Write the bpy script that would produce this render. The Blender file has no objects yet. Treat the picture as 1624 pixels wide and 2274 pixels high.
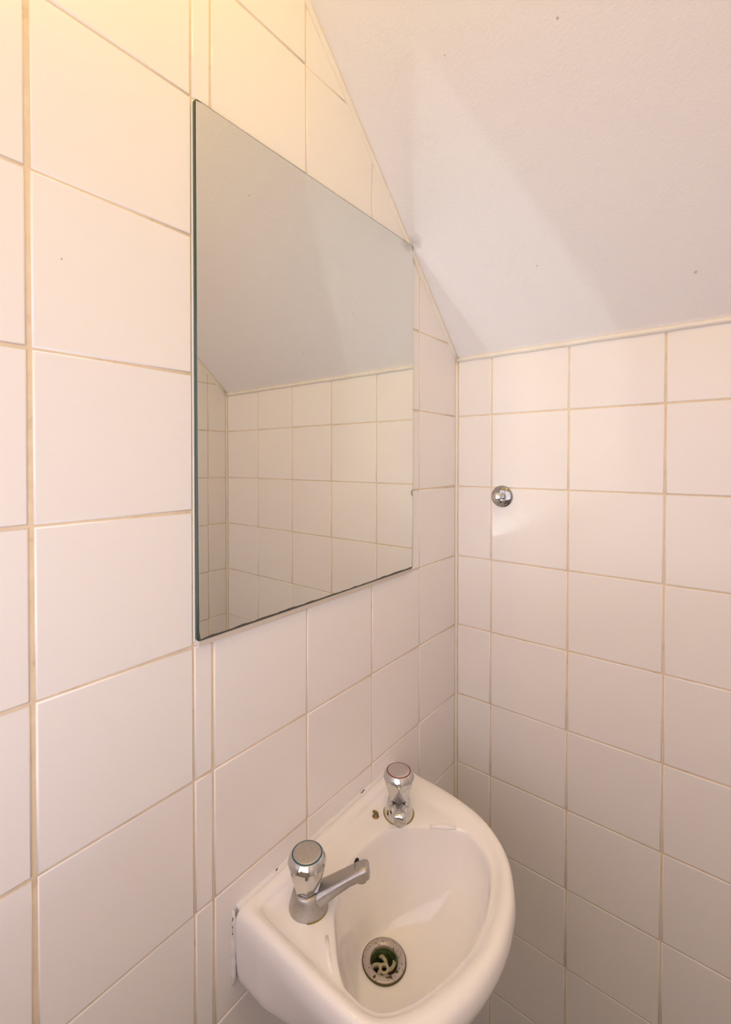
import bpy, bmesh, math, random
import numpy as np
from mathutils import Matrix, Vector

random.seed(7)
S = bpy.context.scene
COL = S.collection
FLOOR = -1.368           # the floor, counted from the tile joint at eye level; everything is lifted by Z0 so the floor is z = 0
Z0 = -FLOOR
PI = math.pi

# ------------------------------------------------------------------ camera
cam = bpy.data.cameras.new('camera')
cam.sensor_width = 36.0
cam.lens = 1018.014 * 36.0 / 2274.0
cam.shift_x = 14.42 / 2274.0
cam.shift_y = -100.21 / 2274.0
cam.clip_start = 0.01
camo = bpy.data.objects.new('camera', cam)
COL.objects.link(camo)
YAW, PITCH = 0.67619, -0.01405
f = Vector((-math.sin(YAW) * math.cos(PITCH), math.cos(YAW) * math.cos(PITCH), math.sin(PITCH)))
r = Vector((math.cos(YAW), math.sin(YAW), 0))
u = r.cross(f)
camo.matrix_world = Matrix(((r.x, u.x, -f.x, 0.46284), (r.y, u.y, -f.y, -0.91811), (r.z, u.z, -f.z, 0.05641 + Z0), (0, 0, 0, 1)))
S.camera = camo

# ------------------------------------------------------------------ world, light, exposure
S.view_settings.view_transform = 'Standard'
S.view_settings.look = 'None'
S.view_settings.gamma = 1.0
S.view_settings.use_curve_mapping = False
S.view_settings.exposure = 0.0
S.cycles.blur_glossy = 0.0
S.cycles.caustics_reflective = True
S.cycles.sample_clamp_indirect = 0.0
S.cycles.use_guiding = True
S.cycles.guiding_training_samples = 32
S.cycles.use_deterministic_guiding = False
S.cycles.diffuse_bounces = 4
S.cycles.max_bounces = 6
S.cycles.adaptive_threshold = 0.03

SKY = (1.0, 0.87, 0.98)
SKY_POWER = 1.83
LAMP_COL = (1.0, 0.72, 0.25)
LAMP_POWER = 51.0
PATCH_POWER = 0.31
w = bpy.data.worlds.new('World')
S.world = w
w.use_nodes = True
bg = w.node_tree.nodes['Background']
bg.inputs[0].default_value = (*SKY, 1)
bg.inputs[1].default_value = SKY_POWER

# daylight patch at the far end of the passage outside the door: its light comes back off the mirror
pl = bpy.data.lights.new('passage_window_light', 'AREA')
pl.shape = 'RECTANGLE'
pl.size, pl.size_y = 0.05, 0.10
pl.color = (0.66, 0.76, 0.80)
pl.energy = PATCH_POWER
pl.spread = math.radians(44)
plo = bpy.data.objects.new('passage_window_light', pl)
COL.objects.link(plo)
T = 1.2
plo.location = (0.507 * T, -0.635 - T, 0.4536 - 0.738 * T + Z0)
plo.rotation_euler = (Vector((0, -0.42, 0.17 + Z0)) - plo.location).to_track_quat('-Z', 'Y').to_euler()

# portal: helps the sky find its way in through the opening behind the camera
po = bpy.data.lights.new('opening_portal', 'AREA')
po.shape = 'RECTANGLE'
po.size, po.size_y = 0.78, 0.81
po.cycles.is_portal = True
poo = bpy.data.objects.new('opening_portal', po)
COL.objects.link(poo)
poo.location = (0.41, -1.125, 0.045 + Z0)
poo.rotation_euler = (PI / 2, 0, 0)     # facing +Y, into the room

# ------------------------------------------------------------------ materials
def mat(name, col, rough=0.5, metal=0.0, coat=0.0, spec=0.5):
    m = bpy.data.materials.new(name)
    m.use_nodes = True
    b = m.node_tree.nodes['Principled BSDF']
    b.inputs['Base Color'].default_value = (*col, 1)
    b.inputs['Roughness'].default_value = rough
    b.inputs['Metallic'].default_value = metal
    b.inputs['Coat Weight'].default_value = coat
    b.inputs['Coat Roughness'].default_value = 0.05
    b.inputs['Specular IOR Level'].default_value = spec
    return m

class N:
    """small helper round a material's node tree"""
    def __init__(s, m):
        s.t = m.node_tree
        s.b = s.t.nodes['Principled BSDF']
        s.obj = s.t.nodes.new('ShaderNodeTexCoord').outputs['Object']
    def noise(s, scale, detail=3, rough=0.5, vec=None):
        n = s.t.nodes.new('ShaderNodeTexNoise')
        n.inputs['Scale'].default_value = scale
        n.inputs['Detail'].default_value = detail
        n.inputs['Roughness'].default_value = rough
        s.t.links.new(vec or s.obj, n.inputs['Vector'])
        return n.outputs['Fac']
    def ramp(s, fac, stops):
        n = s.t.nodes.new('ShaderNodeValToRGB')
        e = n.color_ramp.elements
        while len(e) < len(stops):
            e.new(0.5)
        for i, (p, c) in enumerate(stops):
            e[i].position = p
            e[i].color = (*c, 1) if len(c) == 3 else c
        s.t.links.new(fac, n.inputs['Fac'])
        return n.outputs['Color']
    def math(s, op, a, b=None):
        n = s.t.nodes.new('ShaderNodeMath')
        n.operation = op
        for i, v in enumerate((a, b)):
            if v is None:
                continue
            if isinstance(v, (int, float)):
                n.inputs[i].default_value = v
            else:
                s.t.links.new(v, n.inputs[i])
        return n.outputs[0]
    def mix(s, fac, a, b):
        n = s.t.nodes.new('ShaderNodeMix')
        n.data_type = 'RGBA'
        s.t.links.new(fac, n.inputs[0])
        for i, v in ((6, a), (7, b)):
            if isinstance(v, tuple):
                n.inputs[i].default_value = (*v, 1)
            else:
                s.t.links.new(v, n.inputs[i])
        return n.outputs[2]
    def bump(s, h, strength, dist):
        n = s.t.nodes.new('ShaderNodeBump')
        n.inputs['Strength'].default_value = strength
        n.inputs['Distance'].default_value = dist
        s.t.links.new(h, n.inputs['Height'])
        s.t.links.new(n.outputs[0], s.b.inputs['Normal'])
    def col(s, c):
        s.t.links.new(c, s.b.inputs['Base Color'])
    def rough(s, c):
        s.t.links.new(c, s.b.inputs['Roughness'])
    def dist(s, p):
        n = s.t.nodes.new('ShaderNodeVectorMath')
        n.operation = 'DISTANCE'
        s.t.links.new(s.obj, n.inputs[0])
        n.inputs[1].default_value = p
        return n.outputs['Value']
    def sep(s):
        n = s.t.nodes.new('ShaderNodeSeparateXYZ')
        s.t.links.new(s.obj, n.inputs[0])
        return n.outputs

TILE = mat('glazed tile', (0.86, 0.845, 0.83), 0.22, spec=0.45)
n = N(TILE)
oi = n.t.nodes.new('ShaderNodeObjectInfo')
tint = n.ramp(oi.outputs['Random'], [(0, (0.90, 0.865, 0.835)), (1, (0.915, 0.88, 0.85))])
geo = n.t.nodes.new('ShaderNodeNewGeometry')
speck = n.noise(95, 1, 0.4, geo.outputs['Position'])
n.col(n.mix(n.ramp(speck, [(0.84, (0, 0, 0)), (0.865, (1, 1, 1))]), tint, (0.52, 0.38, 0.24)))

GROUT = mat('yellowed grout', (0.76, 0.60, 0.40), 0.8)
n = N(GROUT)
n.col(n.ramp(n.noise(38, 5, 0.65), [(0.25, (0.58, 0.46, 0.31)), (0.42, (0.79, 0.65, 0.46)), (0.7, (0.86, 0.74, 0.55))]))
n.bump(n.noise(400, 2), 0.3, 0.0006)

CAULK = mat('cream sealant', (0.86, 0.74, 0.55), 0.45)
n = N(CAULK)
n.col(n.ramp(n.noise(30, 4), [(0.3, (0.86, 0.79, 0.68)), (0.6, (0.89, 0.845, 0.76))]))
n.bump(n.noise(120, 2), 0.25, 0.002)

PLASTER = mat('painted plaster', (0.91, 0.885, 0.87), 0.75, spec=0.3)
n = N(PLASTER)
h1 = n.noise(240, 3, 0.6)
h2 = n.noise(28, 3, 0.5)
n.bump(n.math('ADD', h1, n.math('MULTIPLY', h2, 0.5)), 0.30, 0.0016)
pc = (0.91, 0.885, 0.87)
SMUDGE = [((0.012, -0.196, 0.4545), 0.034, (0.50, 0.44, 0.40))]
blot = None
nz = n.noise(60, 3)
for p_, r_, c_ in SMUDGE + [((0.30, -0.335, 0.586), 0.004, (0.50, 0.33, 0.15)), ((0.424, -0.065, 0.338), 0.0055, (0.72, 0.55, 0.34)), ((0.208, -0.118, 0.387), 0.003, (0.45, 0.38, 0.33)), ((0.16, -0.355, 0.605), 0.003, (0.5, 0.4, 0.33))]:
    q_ = n.math('ADD', n.math('DIVIDE', n.dist((p_[0], p_[1], p_[2] + Z0)), r_), n.math('MULTIPLY', nz, 0.9))
    f_ = n.ramp(q_, [(0.55, (1, 1, 1)), (0.95, (0, 0, 0))] if r_ < 0.01 else [(0.45, (0.75, 0.75, 0.75)), (1.0, (0, 0, 0))])
    blot = n.mix(f_, pc if blot is None else blot, c_)
n.col(blot)

PAINT = mat('buff wall paint', (0.64, 0.58, 0.51), 0.5)
WOODW = mat('white gloss paint', (0.80, 0.78, 0.75), 0.3)
FLOORM = mat('olive vinyl floor', (0.24, 0.23, 0.14), 0.6)
n = N(FLOORM)
n.col(n.ramp(n.noise(25, 4), [(0.3, (0.20, 0.19, 0.11)), (0.7, (0.27, 0.26, 0.16))]))

CERAMIC = mat('white glazed ceramic', (0.86, 0.83, 0.79), 0.12, coat=0.3)
n = N(CERAMIC)
n.col(n.ramp(n.noise(9, 2), [(0.35, (0.90, 0.865, 0.825)), (0.65, (0.92, 0.885, 0.85))]))

WSEAL = mat('white silicone', (0.82, 0.80, 0.77), 0.35)
BUFF = mat('buff mirror adhesive', (0.66, 0.58, 0.50), 0.6)
CHROME = mat('chrome', (0.66, 0.66, 0.65), 0.06, 1.0)
DULL = mat('worn dull chrome', (0.50, 0.48, 0.45), 0.32, 1.0)
n = N(DULL)
n.col(n.ramp(n.noise(900, 3, 0.7), [(0.3, (0.40, 0.38, 0.35)), (0.7, (0.55, 0.53, 0.50))]))
n.rough(n.ramp(n.noise(60, 3), [(0.3, (0.30,) * 3), (0.7, (0.50,) * 3)]))
CAPM = mat('limescaled chrome cap', (0.55, 0.52, 0.46), 0.4, 0.85)
n = N(CAPM)
n.col(n.ramp(n.noise(900, 3, 0.7), [(0.3, (0.42, 0.39, 0.34)), (0.65, (0.62, 0.59, 0.52))]))
CAPC = mat('clean chrome cap', (0.62, 0.57, 0.55), 0.25, 0.9)
BLUE = mat('blue plastic ring', (0.02, 0.10, 0.14), 0.3)
RED = mat('red plastic ring', (0.22, 0.03, 0.035), 0.3)
GRIME = mat('grime ring', (0.30, 0.25, 0.05), 0.7)
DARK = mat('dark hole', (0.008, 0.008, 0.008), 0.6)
SILVER = mat('mirror silver', (0.80, 0.80, 0.74), 0.0, 1.0)
MEDGE = mat('green glass edge', (0.015, 0.06, 0.045), 0.12, spec=0.8)
ROT = mat('blackened silvering', (0.09, 0.08, 0.06), 0.35)
GREENT = mat('verdigris sleeve', (0.10, 0.15, 0.05), 0.35, 0.3)
n = N(GREENT)
n.col(n.ramp(n.noise(160, 4, 0.7), [(0.35, (0.03, 0.05, 0.012)), (0.5, (0.10, 0.15, 0.045)), (0.7, (0.20, 0.27, 0.12))]))
GRATEM = mat('scaled waste grate', (0.50, 0.45, 0.28), 0.5)
n = N(GRATEM)
n.col(n.ramp(n.noise(220, 4, 0.7), [(0.3, (0.33, 0.30, 0.16)), (0.6, (0.56, 0.50, 0.34))]))
FLANGE = mat('pitted chrome waste', (0.52, 0.47, 0.44), 0.35, 0.6)
n = N(FLANGE)
sp = n.noise(75, 4, 0.62)
pit = n.noise(380, 2, 0.6)
c1 = n.mix(n.ramp(sp, [(0.585, (0, 0, 0)), (0.60, (1, 1, 1))]), (0.50, 0.45, 0.42), (0.10, 0.065, 0.008))
n.col(n.mix(n.ramp(pit, [(0.64, (0, 0, 0)), (0.67, (1, 1, 1))]), c1, (0.10, 0.09, 0.06)))
DARK_REFL = mat('chrome with dark reflections', (0.42, 0.43, 0.42), 0.08, 1.0)  # hook plate: dark reflections put into the chrome's colour
BRASS = mat('corroded brass', (0.26, 0.22, 0.12), 0.5, 0.6)
n = N(BRASS)
n.col(n.ramp(n.noise(260, 3), [(0.4, (0.14, 0.15, 0.09)), (0.6, (0.34, 0.20, 0.05))]))
LAMPM = bpy.data.materials.new('lit opal globe')
LAMPM.use_nodes = True
nt = LAMPM.node_tree
nt.nodes.remove(nt.nodes['Principled BSDF'])
em = nt.nodes.new('ShaderNodeEmission')
em.inputs[0].default_value = (*LAMP_COL, 1)
em.inputs[1].default_value = LAMP_POWER
nt.links.new(em.outputs[0], nt.nodes['Material Output'].inputs[0])

# ------------------------------------------------------------------ mesh helpers
def mesh_from(name, verts, faces, m, smooth=False):
    me = bpy.data.meshes.new(name)
    me.from_pydata([tuple(v) for v in verts], [], faces)
    for mm in (m if isinstance(m, (list, tuple)) else [m]):
        me.materials.append(mm)
    if smooth:
        me.polygons.foreach_set('use_smooth', [True] * len(me.polygons))
    me.update()
    return me

def link(name, me, parent=None, loc=(0, 0, 0), mw=None):
    o = bpy.data.objects.new(name, me)
    COL.objects.link(o)
    if parent:
        o.parent = parent
    if mw is not None:
        o.matrix_local = mw
    else:
        o.location = loc
    return o

def empty(name, loc, rotz=0):
    o = bpy.data.objects.new(name, None)
    o.empty_display_size = 0.05
    COL.objects.link(o)
    o.location = loc
    o.rotation_euler = (0, 0, rotz)
    return o

def tag(o, label, cat, group=None):
    o['label'] = label
    o['category'] = cat
    if group:
        o['group'] = group
    return o

def struct(o, label=None):
    o['kind'] = 'structure'
    if label:
        o['label'] = label
    return o

def recalc(me):
    bm = bmesh.new()
    bm.from_mesh(me)
    bmesh.ops.recalc_face_normals(bm, faces=bm.faces)
    bm.to_mesh(me)
    bm.free()
    return me

def boxes(name, bs, m):
    V, F = [], []
    for (x0, x1, y0, y1, z0, z1) in bs:
        b = len(V)
        V += [(x, y, z) for z in (z0, z1) for y in (y0, y1) for x in (x0, x1)]
        F += [tuple(b + i for i in q) for q in ((0, 2, 3, 1), (4, 5, 7, 6), (0, 1, 5, 4), (2, 6, 7, 3), (0, 4, 6, 2), (1, 3, 7, 5))]
    return mesh_from(name, V, F, m)

def rings(R, cap0=True, cap1=True, closed=True):
    """faces joining equal rings of vertices"""
    n_ = len(R[0])
    V = [v for ring in R for v in ring]
    F = []
    for i in range(len(R) - 1):
        for j in range(n_ if closed else n_ - 1):
            k = (j + 1) % n_
            F.append((i * n_ + j, i * n_ + k, (i + 1) * n_ + k, (i + 1) * n_ + j))
    if cap0:
        F.append(tuple(range(n_ - 1, -1, -1)))
    if cap1:
        F.append(tuple((len(R) - 1) * n_ + j for j in range(n_)))
    return V, F

def lathe(name, prof, m, seg=48, cap0=True, cap1=True, smooth=True):
    R = [[(rr * math.cos(2 * PI * j / seg), rr * math.sin(2 * PI * j / seg), z) for j in range(seg)] for rr, z in prof]
    V, F = rings(R, cap0, cap1)
    return recalc(mesh_from(name, V, F, m, smooth))

def sharp(me, deg=32):
    bm = bmesh.new()
    bm.from_mesh(me)
    for e in bm.edges:
        if len(e.link_faces) == 2 and e.calc_face_angle(0) > math.radians(deg):
            e.smooth = False
    bm.to_mesh(me)
    bm.free()
    return me

def tube(name, pts, rad, m, seg=10):
    pts = [Vector(p) for p in pts]
    R = []
    for i, p in enumerate(pts):
        d = (pts[min(i + 1, len(pts) - 1)] - pts[max(i - 1, 0)]).normalized()
        a = d.cross(Vector((0.31, 0.2, 0.93))).normalized()
        b = d.cross(a)
        rr = rad[i] if isinstance(rad, (list, tuple)) else rad
        R.append([p + (a * math.cos(2 * PI * j / seg) + b * math.sin(2 * PI * j / seg)) * rr for j in range(seg)])
    V, F = rings(R)
    return recalc(mesh_from(name, V, F, m, True))

# ------------------------------------------------------------------ room shell
XR = 0.852                # right wall
YF = -1.06                # front wall, just behind the camera, with a tall opening that lets the daylight in
SLOPE, ZC = 0.917, 0.279  # sloping ceiling: z = ZC - SLOPE * y
P = 0.152                 # tile pitch
REC = 0.0013              # joint depth
def zceil(y):
    return ZC - SLOPE * y

def slab_yz(name, x0, x1, y0, y1, m):
    """wall slab parallel to YZ, its top following the sloping ceiling"""
    V = []
    for x in (x0, x1):
        V += [(x, y0, 0), (x, y1, 0), (x, y1, zceil(y1) + Z0 + 0.01), (x, y0, zceil(y0) + Z0 + 0.01)]
    F = [(0, 1, 2, 3), (7, 6, 5, 4), (0, 4, 5, 1), (1, 5, 6, 2), (2, 6, 7, 3), (3, 7, 4, 0)]
    return recalc(mesh_from(name, V, F, m))

wall_left = struct(link('wall_left', slab_yz('wall_left', -0.08, -REC, YF, 0.08, GROUT)))
wall_right = struct(link('wall_right', slab_yz('wall_right', XR + REC, XR + 0.08, YF, 0.08, GROUT)))
wall_back = struct(link('wall_back', boxes('wall_back', [(-REC, XR + REC, REC, 0.08, 0, ZC + Z0 + 0.01)], GROUT)))
OX0, OX1, OZ0, OZ1 = 0.02, 0.80, -0.36 + Z0, 0.45 + Z0
wall_front = struct(link('wall_front', boxes('wall_front', [
    (-0.08, OX0, YF - 0.06, YF, 0, zceil(YF) + Z0), (OX1, XR + 0.08, YF - 0.06, YF, 0, zceil(YF) + Z0),
    (OX0, OX1, YF - 0.06, YF, OZ1, zceil(YF) + Z0), (OX0, OX1, YF - 0.06, YF, 0, OZ0)], PAINT)))
opening_frame = struct(link('trim_1', boxes('trim_1', [
    (OX0 - 0.025, OX0 + 0.004, YF, YF + 0.012, OZ0 - 0.025, OZ1 + 0.025), (OX1 - 0.004, OX1 + 0.025, YF, YF + 0.012, OZ0 - 0.025, OZ1 + 0.025),
    (OX0 + 0.004, OX1 - 0.004, YF, YF + 0.012, OZ1 - 0.004, OZ1 + 0.025), (OX0 + 0.004, OX1 - 0.004, YF, YF + 0.012, OZ0 - 0.025, OZ0 + 0.004)], WOODW)))
floor = struct(link('floor', boxes('floor', [(-0.08, XR + 0.08, YF - 1.8, 0.08, -0.05, 0)], FLOORM)))

ya, yb = 0.08, YF - 0.08
V = []
for y in (ya, yb):
    for dz in (0, 0.06):
        V += [(-0.08, y, zceil(y) + Z0 + dz), (XR + 0.08, y, zceil(y) + Z0 + dz)]
F = [(0, 1, 5, 4), (2, 6, 7, 3), (0, 2, 3, 1), (4, 5, 7, 6), (0, 4, 6, 2), (1, 3, 7, 5)]
ceiling = struct(link('ceiling', recalc(mesh_from('ceiling', V, F, PLASTER))))

# ------------------------------------------------------------------ tiles, one object each
def inset(poly, d):
    """inset a convex counter-clockwise polygon"""
    k = len(poly)
    L = []
    for i in range(k):
        a, b = Vector(poly[i]), Vector(poly[(i + 1) % k])
        t = (b - a).normalized()
        nn = Vector((-t.y, t.x))
        L.append((a + nn * d, t))
    out = []
    for i in range(k):
        (p1, t1), (p2, t2) = L[i - 1], L[i]
        den = t1.x * t2.y - t1.y * t2.x
        if abs(den) < 1e-9:
            out.append(p2)
            continue
        s = ((p2.x - p1.x) * t2.y - (p2.y - p1.y) * t2.x) / den
        out.append(p1 + t1 * s)
    return out

def clip(poly, a, b, c):
    """keep a*u + b*v <= c"""
    out = []
    k = len(poly)
    for i in range(k):
        p, q = poly[i], poly[(i + 1) % k]
        dp, dq = a * p[0] + b * p[1] - c, a * q[0] + b * q[1] - c
        if dp <= 0:
            out.append(p)
        if dp * dq < 0:
            s = dp / (dp - dq)
            out.append((p[0] + (q[0] - p[0]) * s, p[1] + (q[1] - p[1]) * s))
    return out

MESHES = {}
def tile_mesh(poly):
    key = tuple((round(a, 5), round(b, 5)) for a, b in poly)
    if key in MESHES:
        return MESHES[key]
    bv = 0.0017
    R = []
    for d, z in ((0, -0.006), (0, -bv), (bv * 0.32, -bv * 0.32), (bv, 0)):
        ip = inset(poly, d)
        R.append([(p[0], p[1], z) for p in ip])
    V, F = rings(R, False, True)
    me = mesh_from('tile', V, F, TILE)
    sm = [True] * (len(F) - 1) + [False]
    me.polygons.foreach_set('use_smooth', sm)
    MESHES[key] = me
    return me

def lay(wall, ujoints, frame, vtop, gaps, mirror=False):
    """tiles between the joints; frame maps (u, v, n) to the world; vtop(u) is the height of the ceiling line as (a, b, c) of a half-plane"""
    for i in range(len(ujoints) - 1):
        u0, u1 = ujoints[i], ujoints[i + 1]
        g0, g1 = gaps[i] / 2, gaps[i + 1] / 2
        for k in range(-12, 9):
            v0, v1 = -(k + 1) * P, -k * P
            ja, jb = random.uniform(-3e-4, 3e-4), random.uniform(-3e-4, 3e-4)
            full = [(u0 + g0, v0 + 0.0010), (u1 - g1, v0 + 0.0010), (u1 - g1, v1 - 0.0010), (u0 + g0, v1 - 0.0010)]
            poly = clip(full, *vtop)
            if len(poly) < 3:
                continue
            area = 0.5 * sum(poly[j][0] * poly[(j + 1) % len(poly)][1] - poly[(j + 1) % len(poly)][0] * poly[j][1] for j in range(len(poly)))
            if area < 2e-5:
                continue
            cu, cv = (u0 + u1) / 2, (v0 + v1) / 2
            loc = [(p[0] - cu, p[1] - cv) for p in poly]
            me = tile_mesh(loc)
            tilt = Matrix.Rotation(random.gauss(0, 0.0028), 4, 'X') @ Matrix.Rotation(random.gauss(0, 0.0028), 4, 'Y')
            link('tile', me, wall, mw=frame @ Matrix.Translation((cu + ja, cv + jb, random.uniform(-2e-4, 2e-4))) @ tilt)

lz = Matrix.Translation((0, 0, Z0))
FL = lz @ Matrix(((0, 0, 1, 0), (1, 0, 0, 0), (0, 1, 0, 0), (0, 0, 0, 1)))          # left wall: u = y, v = z, n = +x
FB = lz @ Matrix(((1, 0, 0, 0), (0, 0, -1, 0), (0, 1, 0, 0), (0, 0, 0, 1)))         # back wall: u = x, v = z, n = -y
FR = lz @ Matrix(((0, 0, -1, XR), (-1, 0, 0, 0), (0, 1, 0, 0), (0, 0, 0, 1)))       # right wall: u = -y, v = z, n = -x
yl = [-0.7885 - P * i for i in range(2, 0, -1)] + [-0.7885, -0.6364, -0.6117, -0.4592, -0.3059, -0.1543, -0.0035]
lay(wall_left, yl, FL, (SLOPE, 1, ZC - 0.008), [0.003] * 2 + [0.0038, 0.0022, 0.0024, 0.0019, 0.0019, 0.0019, 0.003])
xb = [0.0035, 0.0802, 0.2308, 0.3825, 0.5365, 0.692, XR - 0.0035]
lay(wall_back, xb, FB, (0, 1, ZC - 0.007), [0.003, 0.0024, 0.0026, 0.0026, 0.0022, 0.0022, 0.003])
ur = [0.0035, 0.071] + [0.071 + P * i for i in range(1, 7)] + [-YF]
lay(wall_right, ur, FR, (-SLOPE, 1, ZC - 0.008), [0.0025] * 9)

# sealant beads along the corners and the ceiling line
def bead(name, a, b, rad, m, wob=0.0004, k=40):
    a, b = Vector(a), Vector(b)
    pts = [a.lerp(b, i / k) + Vector((random.uniform(-wob, wob), random.uniform(-wob, wob), random.uniform(-wob, wob))) for i in range(k + 1)]
    return struct(link(name, tube(name, pts, [rad * random.uniform(0.9, 1.1) for _ in pts], m, 8)))
bead('trim_2', (0.0005, -0.0005, 0.02), (0.0005, -0.0005, ZC + Z0), 0.0036, CAULK, 0.0002)
bead('trim_3', (0.0, 0.0, ZC - 0.005 + Z0), (0.0, -1.05, zceil(-1.05) - 0.004 + Z0), 0.0056, CAULK)
bead('trim_4', (0.0, -0.001, ZC - 0.004 + Z0), (XR, -0.001, ZC - 0.004 + Z0), 0.0056, CAULK)
bead('trim_5', (XR, 0.0, ZC - 0.005 + Z0), (XR, -1.05, zceil(-1.05) - 0.004 + Z0), 0.0056, CAULK)
bead('trim_6', (XR - 0.0005, -0.0005, 0.02), (XR - 0.0005, -0.0005, ZC + Z0), 0.0036, CAULK, 0.0002)

# ------------------------------------------------------------------ mirror
MY0, MY1, MZ0, MZ1 = -0.6358, -0.1885, -0.1455, 0.4530
MX0, MX1 = 0.0022, 0.0062
def round_rect(y0, y1, z0, z1, rr, seg=5):
    pts = []
    for (cy, cz, a0) in ((y1 - rr, z1 - rr, 0), (y0 + rr, z1 - rr, PI / 2), (y0 + rr, z0 + rr, PI), (y1 - rr, z0 + rr, 1.5 * PI)):
        for i in range(seg + 1):
            a = a0 + PI / 2 * i / seg
            pts.append((cy + rr * math.cos(a), cz + rr * math.sin(a)))
    return pts
mir = tag(empty('mirror', (0, (MY0 + MY1) / 2, (MZ0 + MZ1) / 2 + Z0)),
          'frameless rectangular wall mirror with a green glass edge above the wash basin', 'mirror')
my, mz = (MY0 + MY1) / 2, (MZ0 + MZ1) / 2
base = [(y - my, z - mz) for y, z in round_rect(MY0, MY1, MZ0, MZ1, 0.004)]
ins = [(y - my, z - mz) for y, z in round_rect(MY0 + 0.0009, MY1 - 0.0009, MZ0 + 0.0009, MZ1 - 0.0009, 0.0035)]
V, F = rings([[(MX0, y, z) for y, z in base], [(MX1 - 0.0006, y, z) for y, z in base], [(MX1, y, z) for y, z in ins]], True, True)
link('glass_pane', recalc(mesh_from('glass_pane', V, F, MEDGE)), mir)
# silvering: an irregular outline where the backing has blackened from the edge inwards
def worn(y0, y1, z0, z1):
    pts = []
    def wob(s):
        return s * (0.35 + 0.65 * random.random())
    n_ = 60
    cur = 0.0
    for i in range(n_):
        cur = 0.7 * cur + 0.3 * random.random()
        pts.append((y0 + 0.004 + (y1 - y0 - 0.008) * i / n_, z0 + 0.0012 + 0.0042 * cur))
    for i in range(n_):
        cur = 0.7 * cur + 0.3 * random.random()
        t = i / n_
        pts.append((y1 - 0.0008 - 0.0022 * cur * (1 - t) ** 2, z0 + 0.004 + (z1 - z0 - 0.007) * t))
    for i in range(n_):
        pts.append((y1 - 0.004 - (y1 - y0 - 0.006) * i / n_, z1 - 0.0013))
    for i in range(n_):
        t = i / n_
        cur = 0.7 * cur + 0.3 * random.random()
        pts.append((y0 + 0.0012 + 0.002 * cur * t ** 3, z1 - 0.003 - (z1 - z0 - 0.006) * t))
    return pts
sil = [(MX1 + 0.00015, y - my, z - mz) for y, z in worn(MY0, MY1, MZ0, MZ1)]
o = link('silvering', mesh_from('silvering', sil, [tuple(range(len(sil)))], SILVER), mir)
o['label'] = 'reflecting face of the mirror, blackened along its lower edge'
rim = [(MX1 + 0.00006, y - my, z - mz) for y, z in round_rect(MY0 + 0.0011, MY1 - 0.0011, MZ0 + 0.0011, MZ1 - 0.0011, 0.003)]
link('blackened_edge', mesh_from('blackened_edge', rim, [tuple(range(len(rim)))], ROT), mir)
me = boxes('fixing_strip', [(0.0002, 0.0052, MY0 - my + 0.003, MY1 - my - 0.002, MZ0 - mz - 0.0060, MZ0 - mz + 0.002)], BUFF)
o = link('sealant_strip', me, mir)
me = boxes('side_bead', [(0.0002, 0.0022, MY0 - my - 0.0012, MY0 - my + 0.003, MZ0 - mz, MZ1 - mz - 0.003),
                         ], WSEAL)
link('sealant_bead', me, mir)

# ------------------------------------------------------------------ wash basin
def catmull(pts, k=14):
    n_ = len(pts)
    out = []
    for i in range(n_):
        p0, p1, p2, p3 = (np.array(pts[(i + j - 1) % n_]) for j in range(4))
        for s in range(k):
            t = s / k
            out.append(0.5 * ((2 * p1) + (-p0 + p2) * t + (2 * p0 - 5 * p1 + 4 * p2 - p3) * t * t + (-p0 + 3 * p1 - 3 * p2 + p3) * t ** 3))
    return np.array(out)
DC = np.array((0.106, -0.419))       # the waste
def polar(pts, ths):
    c = catmull(pts) - DC
    a = np.arctan2(c[:, 1], c[:, 0])
    rr = np.hypot(c[:, 0], c[:, 1])
    o_ = np.argsort(a)
    return np.interp(ths, a[o_], rr[o_], period=2 * PI)
OUT = [(0.001, -0.232), (0.03, -0.233), (0.07, -0.235), (0.113, -0.239), (0.166, -0.252), (0.206, -0.276), (0.237, -0.307), (0.260, -0.350), (0.270, -0.385),
       (0.2745, -0.424), (0.272, -0.466), (0.263, -0.506), (0.250, -0.540), (0.229, -0.569), (0.195, -0.583), (0.15, -0.586), (0.10, -0.586), (0.05, -0.586), (0.018, -0.586), (0.005, -0.5862), (0.0010, -0.5860),
       (0.0008, -0.582), (0.0008, -0.568), (0.0008, -0.50), (0.0008, -0.40), (0.0008, -0.30), (0.0008, -0.25)]
INN = [(0.024, -0.266), (0.05, -0.272), (0.097, -0.274), (0.145, -0.276), (0.19, -0.287), (0.22, -0.311), (0.239, -0.347), (0.25, -0.391), (0.253, -0.435),
       (0.247, -0.472), (0.240, -0.497), (0.227, -0.529), (0.209, -0.555), (0.187, -0.567), (0.15, -0.568), (0.09, -0.567), (0.04, -0.566), (0.023, -0.561),
       (0.022, -0.54), (0.022, -0.50), (0.022, -0.40), (0.022, -0.30), (0.022, -0.275)]
BOWL = [(0.065, -0.445), (0.064, -0.40), (0.074, -0.362), (0.098, -0.334), (0.135, -0.306), (0.178, -0.288), (0.225, -0.297), (0.25, -0.35), (0.262, -0.42),
        (0.25, -0.50), (0.215, -0.556), (0.187, -0.566), (0.165, -0.562), (0.140, -0.548), (0.114, -0.526), (0.084, -0.492)]
NT = 192
ths = np.linspace(-PI, PI, NT, endpoint=False)
ro, ri, rb = polar(OUT, ths), polar(INN, ths), polar(BOWL, ths)
rb = np.minimum(rb, ri - 0.013)
zb, D = -0.6225, 0.6225 - 0.5010
prof = []
prof.append((np.full(NT, 0.0205), np.full(NT, -0.655)))
prof.append((np.full(NT, 0.0205), np.full(NT, -0.627)))
prof.append((np.full(NT, 0.0300), np.full(NT, zb)))
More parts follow.
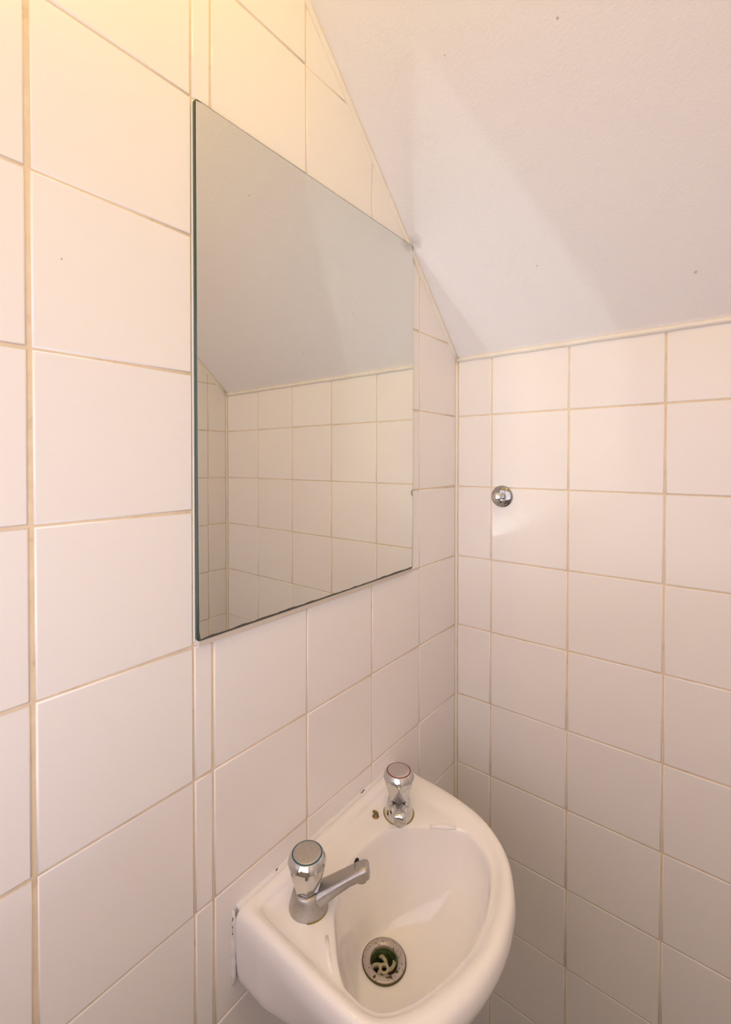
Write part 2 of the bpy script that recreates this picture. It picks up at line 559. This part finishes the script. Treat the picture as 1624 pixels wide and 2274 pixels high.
for s in np.linspace(0.10, 1, 13):
    a = s * PI / 2
    rr = 0.030 + (rb - 0.030) * math.sin(a)
    prof.append((rr, np.full(NT, zb + D * (0.72 * (1 - math.cos(a)) + 0.28 * s ** 1.2))))
prof.append((rb + 0.0025, np.full(NT, -0.4975)))
prof.append((rb + 0.0060, np.full(NT, -0.4962)))
prof.append((ri - 0.0055 + 0 * rb, np.full(NT, -0.4950)))
prof.append((ri - 0.0020, np.full(NT, -0.4925)))
prof.append((ri + 0.0010, np.full(NT, -0.4890)))
wd = ro - ri
prof.append((ri + 0.25 * wd, np.full(NT, -0.4868)))
prof.append((ri + 0.50 * wd, np.full(NT, -0.4855)))
prof.append((ri + 0.78 * wd, np.full(NT, -0.4875)))
prof.append((ri + 0.94 * wd, np.full(NT, -0.4925)))
prof.append((ro, np.full(NT, -0.500)))
prof.append((ro + 0.0012, np.full(NT, -0.510)))
xo = DC[0] + ro * np.cos(ths)
front = np.clip((xo - 0.05) / 0.2, 0, 1)
prof.append((ro - 0.0002 - 0.011 * front, np.full(NT, -0.535)))
prof.append((ro - 0.0012 - 0.033 * front, np.full(NT, -0.565)))
prof.append((ro - 0.0030 - 0.052 * front, np.full(NT, -0.579)))
prof.append((ro * 0.86 - 0.045 * front, np.full(NT, -0.592)))
prof.append((ro * 0.66 - 0.035 * front, np.full(NT, -0.625)))
prof.append((ro * 0.44 - 0.02 * front, np.full(NT, -0.650)))
prof.append((np.full(NT, 0.024), np.full(NT, -0.655)))
R = []
for rr, zz in prof:
    R.append([(max(0.0006, DC[0] + rr[j] * math.cos(ths[j])), DC[1] + rr[j] * math.sin(ths[j]), zz[j] + Z0) for j in range(NT)])
R = [[(x - 0.0, y, z) for x, y, z in ring] for ring in R]
V, F = rings(R, False, False)
k0 = (len(R) - 1) * NT
F += [(k0 + j, k0 + (j + 1) % NT, (j + 1) % NT, j) for j in range(NT)]
BO = Vector((0.0, DC[1], -0.5 + Z0))
V = [Vector(v) - BO for v in V]
me = recalc(mesh_from('wash_basin', V, F, CERAMIC, True))
basin = tag(link('wash_basin', me, None, BO), 'small white ceramic wash basin with rounded front fixed to the tiled wall', 'wash basin')
ss = basin.modifiers.new('smooth', 'SUBSURF')
ss.levels = ss.render_levels = 1

def at(x, y, z):
    return Vector((x, y, z + Z0)) - BO

# two raised soap nibs beside the bowl
for p_ in ([(0.105, -0.532), (0.114, -0.541), (0.126, -0.551), (0.137, -0.559)], [(0.118, -0.316), (0.128, -0.308), (0.140, -0.300), (0.150, -0.294)]):
    link('raised_nib', tube('raised_nib', [at(x, y, -0.4972) for x, y in p_], [0.0022, 0.0034, 0.0034, 0.002], CERAMIC, 12), basin)

# waste: flange, sleeve and spoked grate
dz_ = zb + 0.0005
prof_ = [(0.0188, -0.012), (0.0186, -0.002), (0.0195, 0.0002), (0.024, 0.0012), (0.0275, 0.0010), (0.0288, 0.0002), (0.0290, -0.0006), (0.0290, -0.003)]
waste = link('drain_flange', lathe('drain_flange', prof_, FLANGE, 64, False, False), basin, at(DC[0], DC[1], dz_ + 0.0012))
link('grime_ring', lathe('grime_ring', [(0.0284, -0.0004), (0.0298, -0.0004), (0.0301, -0.0012), (0.0301, -0.003)], mat('dark grime', (0.09, 0.075, 0.03), 0.6), 64, False, False), waste)
waste['label'] = 'pitted chrome waste ring with brown patches'
o = link('drain_sleeve', lathe('drain_sleeve', [(0.0190, 0.0), (0.0184, -0.006), (0.0178, -0.016), (0.0178, -0.034), (0.003, -0.0345)], GREENT, 48, False, True), waste, (0, 0, -0.001))
V, F = [], []
bm = bmesh.new()
def plate(pts, z0, z1):
    lo = [bm.verts.new((x, y, z0)) for x, y in pts]
    hi = [bm.verts.new((x, y, z1)) for x, y in pts]
    bm.faces.new(hi)
    bm.faces.new(lo[::-1])
    for i in range(len(pts)):
        j = (i + 1) % len(pts)
        bm.faces.new((lo[i], lo[j], hi[j], hi[i]))
for q in range(5):
    a0 = 2 * PI * q / 5 + 0.5
    L_, R_ = [], []
    for i in range(9):
        t = i / 8
        rr = 0.0050 + (0.0178 - 0.0050) * t
        a = a0 + 0.75 * t ** 1.3
        wdt = (0.0018 + 0.0010 * t * t + 0.0012 * (1 - t) ** 3)
        cx, cy = rr * math.cos(a), rr * math.sin(a)
        L_.append((cx - wdt * math.sin(a + 0.5), cy + wdt * math.cos(a + 0.5)))
        R_.append((cx + wdt * math.sin(a + 0.5), cy - wdt * math.cos(a + 0.5)))
    plate(R_ + L_[::-1], -0.0150, -0.0125)
NH = 28
for i in range(NH):
    a, b = 2 * PI * i / NH, 2 * PI * (i + 1) / NH
    plate([(0.0036 * math.cos(a), 0.0036 * math.sin(a)), (0.0072 * math.cos(a), 0.0072 * math.sin(a)), (0.0072 * math.cos(b), 0.0072 * math.sin(b)), (0.0036 * math.cos(b), 0.0036 * math.sin(b))], -0.0150, -0.0120)
me = bpy.data.meshes.new('drain_grate')
bmesh.ops.recalc_face_normals(bm, faces=bm.faces)
bm.to_mesh(me)
bm.free()
me.materials.append(GRATEM)
link('drain_grate', me, waste)
link('drain_pit', lathe('drain_pit', [(0.0001, -0.0325), (0.0176, -0.0325), (0.0176, -0.031)], DARK, 32, True, False), waste)

# overflow hole, in the back wall of the bowl
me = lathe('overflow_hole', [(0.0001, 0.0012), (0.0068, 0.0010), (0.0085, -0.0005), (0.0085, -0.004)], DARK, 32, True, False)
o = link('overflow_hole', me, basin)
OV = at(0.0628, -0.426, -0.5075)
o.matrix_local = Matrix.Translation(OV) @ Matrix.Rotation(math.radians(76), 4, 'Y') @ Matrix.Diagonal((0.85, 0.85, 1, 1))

# sealant between basin and tiles
pts = [at(0.0018, y, -0.4893 + random.uniform(-3e-4, 3e-4)) for y in np.linspace(-0.581, -0.236, 60)]
o = link('sealant_bead', tube('sealant_bead', pts, 0.0042, WSEAL, 10), basin)
pts = [at(0.0014, -0.5864 + random.uniform(-3e-4, 3e-4), z) for z in np.linspace(-0.488, -0.58, 26)]
o = link('sealant_bead', tube('sealant_bead', pts, [0.0033 * random.uniform(0.9, 1.1) * min(1, 0.3 + 0.25 * i, 0.3 + 0.25 * (25 - i)) for i in range(26)], WSEAL, 8), basin)
MOULD = mat('mould', (0.10, 0.075, 0.055), 0.8)
for (y, z, ln) in ((-0.470, -0.4835, 0.010), (-0.487, -0.4835, 0.006), (-0.335, -0.4838, 0.012), (-0.519, -0.4836, 0.004)):
    link('mould_mark', tube('mould_mark', [at(0.0030, y + ln * t, z - 0.0012 + 0.0006 * math.sin(7 * t)) for t in np.linspace(-0.5, 0.5, 6)], [0.0002, 0.0006, 0.0008, 0.0007, 0.0005, 0.0002], MOULD, 6), basin)
for (z, ln) in ((-0.497, 0.006), (-0.506, 0.004), (-0.513, 0.007)):
    link('mould_mark', tube('mould_mark', [at(0.0032, -0.5886 + 0.0008 * math.sin(9 * t), z + ln * t) for t in np.linspace(-0.5, 0.5, 6)], [0.0002, 0.0004, 0.0006, 0.0005, 0.0004, 0.0002], MOULD, 6), basin)

# stub of a chain stay in the basin's ledge
stay = tag(empty('chain_stay', (0.043, -0.3535, -0.4965 + Z0)), 'small corroded brass chain stay stub on the basin ledge', 'chain stay')
link('stud', lathe('stud', [(0.0052, 0), (0.0052, 0.0012), (0.0044, 0.0024), (0.003, 0.003), (0.0028, 0.006), (0.0012, 0.0066)], BRASS, 20), stay)
link('broken_link', tube('broken_link', [(-0.0042, 0.003, 0.0035), (-0.0046, 0.001, 0.006), (-0.002, 0.0005, 0.0076), (0.0012, 0.0008, 0.0072), (0.0026, 0.0014, 0.005)], 0.0019, BRASS, 8), stay)

# ------------------------------------------------------------------ pillar taps
def make_tap(loc, ang, label, body_m, knob_m, cap_m, ring_m, twist):
    root = tag(empty('pillar_tap', loc, ang), label, 'tap', 'pillar taps on the wash basin')
    # body: a flared foot drawn out a little under the spout
    R = []
    seg = 48
    for rr, z, ex in ((0.0228, 0, 0.003), (0.0228, 0.002, 0.003), (0.0214, 0.008, 0.004), (0.0192, 0.016, 0.004), (0.0174, 0.0215, 0.001), (0.0160, 0.0235, 0), (0.0115, 0.0242, 0)):
        R.append([(rr * math.cos(2 * PI * j / seg) + ex * max(0, math.cos(2 * PI * j / seg)), rr * math.sin(2 * PI * j / seg), z) for j in range(seg)])
    V, F = rings(R)
    body = link('body', recalc(mesh_from('body', V, F, body_m, True)), root)
    link('seal_ring', lathe('seal_ring', [(0.0215, -0.0005), (0.0246, -0.0003), (0.0242, 0.0009), (0.0225, 0.0010)], GRIME, 40, False, False), root).scale = (1.06, 1, 1)
    # spout: rounded flat arm rising away from the body
    path = [(0.004, 0.0110, 0.0150, 0.0080), (0.012, 0.0145, 0.0146, 0.0092), (0.022, 0.0205, 0.0134, 0.0088), (0.036, 0.0295, 0.0120, 0.0072), (0.052, 0.0390, 0.0110, 0.0062), (0.064, 0.0450, 0.0106, 0.0066), (0.0715, 0.0472, 0.0102, 0.0076), (0.0752, 0.0475, 0.0094, 0.0072), (0.0768, 0.0472, 0.0070, 0.0054)]
    R = []
    ns = 32
    for (x, z, hw, ht) in path:
        ring = []
        for j in range(ns):
            a = 2 * PI * j / ns
            c, s = math.cos(a), math.sin(a)
            e = 0.55
            ring.append((x - 0.18 * s * ht, hw * math.copysign(abs(c) ** e, c) * (1.0 - 0.12 * s), z + ht * math.copysign(abs(s) ** e, s)))
        R.append(ring)
    V, F = rings(R)
    spout = link('spout', recalc(mesh_from('spout', V, F, body_m, True)), root)
    link('outlet', lathe('outlet', [(0.0088, 0.010), (0.0088, -0.0015), (0.0080, -0.0045), (0.0066, -0.0052), (0.0064, 0.002)], body_m, 28, False, True), spout, (0.0668, 0, 0.0402))
    # knob: a swelling grip cut by seven tilted flats
    nf, per = 7, 20
    seg = nf * per
    prof = [(0.0140, 0.0250), (0.0160, 0.0258), (0.0176, 0.0280), (0.0194, 0.0320), (0.0210, 0.0365), (0.0224, 0.0410), (0.0236, 0.0455), (0.0244, 0.0500), (0.0246, 0.0540), (0.0240, 0.0580), (0.0227, 0.0620), (0.0210, 0.0652), (0.0196, 0.0668), (0.0188, 0.0672)]
    R = []
    for rr, z in prof:
        d = 0.0142 + (z - 0.025) * 0.285
        ring = []
        for j in range(seg):
            a = 2 * PI * j / seg
            da = (a + PI / nf) % (2 * PI / nf) - PI / nf
            q = min(rr, d / math.cos(da))
            ring.append((q * math.cos(a + twist), q * math.sin(a + twist), z))
        R.append(ring)
    V, F = rings(R)
    knob = link('knob', sharp(recalc(mesh_from('knob', V, F, knob_m, True)), 14), root)
    ring_ = link('index_ring', lathe('index_ring', [(0.0189, 0.0660), (0.0189, 0.0674), (0.0174, 0.0678), (0.0174, 0.0660)], ring_m, 64, False, False), knob)
    link('cap', lathe('cap', [(0.0175, 0.0664), (0.0175, 0.0676), (0.0168, 0.0681), (0.010, 0.0684), (0.0005, 0.0685)], cap_m, 64), knob)
    return root
ZT = -0.4963 + Z0
make_tap((0.0620, -0.5210, ZT), math.radians(38), 'dull chrome pillar tap with a blue ringed cap at the near end of the basin', DULL, CHROME, CAPM, BLUE, -0.55 + PI / 7)
make_tap((0.0660, -0.3240, ZT), math.radians(-55), 'bright chrome pillar tap with red ringed cap, at the basin end near the corner', CHROME, CHROME, CAPC, RED, 0.45)

# ------------------------------------------------------------------ robe hook
hk = tag(empty('robe_hook', (0.1035, 0.0, -0.0175 + Z0)), 'round chrome robe hook on the tiled back wall', 'hook')
hk.rotation_euler = (PI / 2, 0, 0)     # local +Z points out of the wall, to -Y
link('backplate', lathe('backplate', [(0.0222, 0.0), (0.0222, 0.0020), (0.0214, 0.0034), (0.0190, 0.0048), (0.0155, 0.0061), (0.0110, 0.0071), (0.006, 0.0076)], DARK_REFL, 64), hk)
link('peg', lathe('peg', [(0.0064, 0.006), (0.0060, 0.012), (0.0064, 0.019), (0.0084, 0.0215), (0.0092, 0.0245), (0.0092, 0.0275), (0.0082, 0.0295), (0.0050, 0.0305), (0.0005, 0.0307)], CHROME, 40), hk)

# ------------------------------------------------------------------ ceiling light, just above the picture
LP = Vector((0.36, -0.75, 0.855 + Z0))
cl = tag(empty('ceiling_light', LP), 'small round opal globe light hanging close under the sloping ceiling', 'ceiling light')
me = bpy.data.meshes.new('globe')
bm = bmesh.new()
bmesh.ops.create_icosphere(bm, subdivisions=2, radius=0.045)
bm.to_mesh(me)
bm.free()
me.materials.append(LAMPM)
link('globe', me, cl)
link('fitting', lathe('fitting', [(0.020, 0.040), (0.022, 0.050), (0.035, 0.075), (0.035, 0.12)], WOODW, 32), cl)
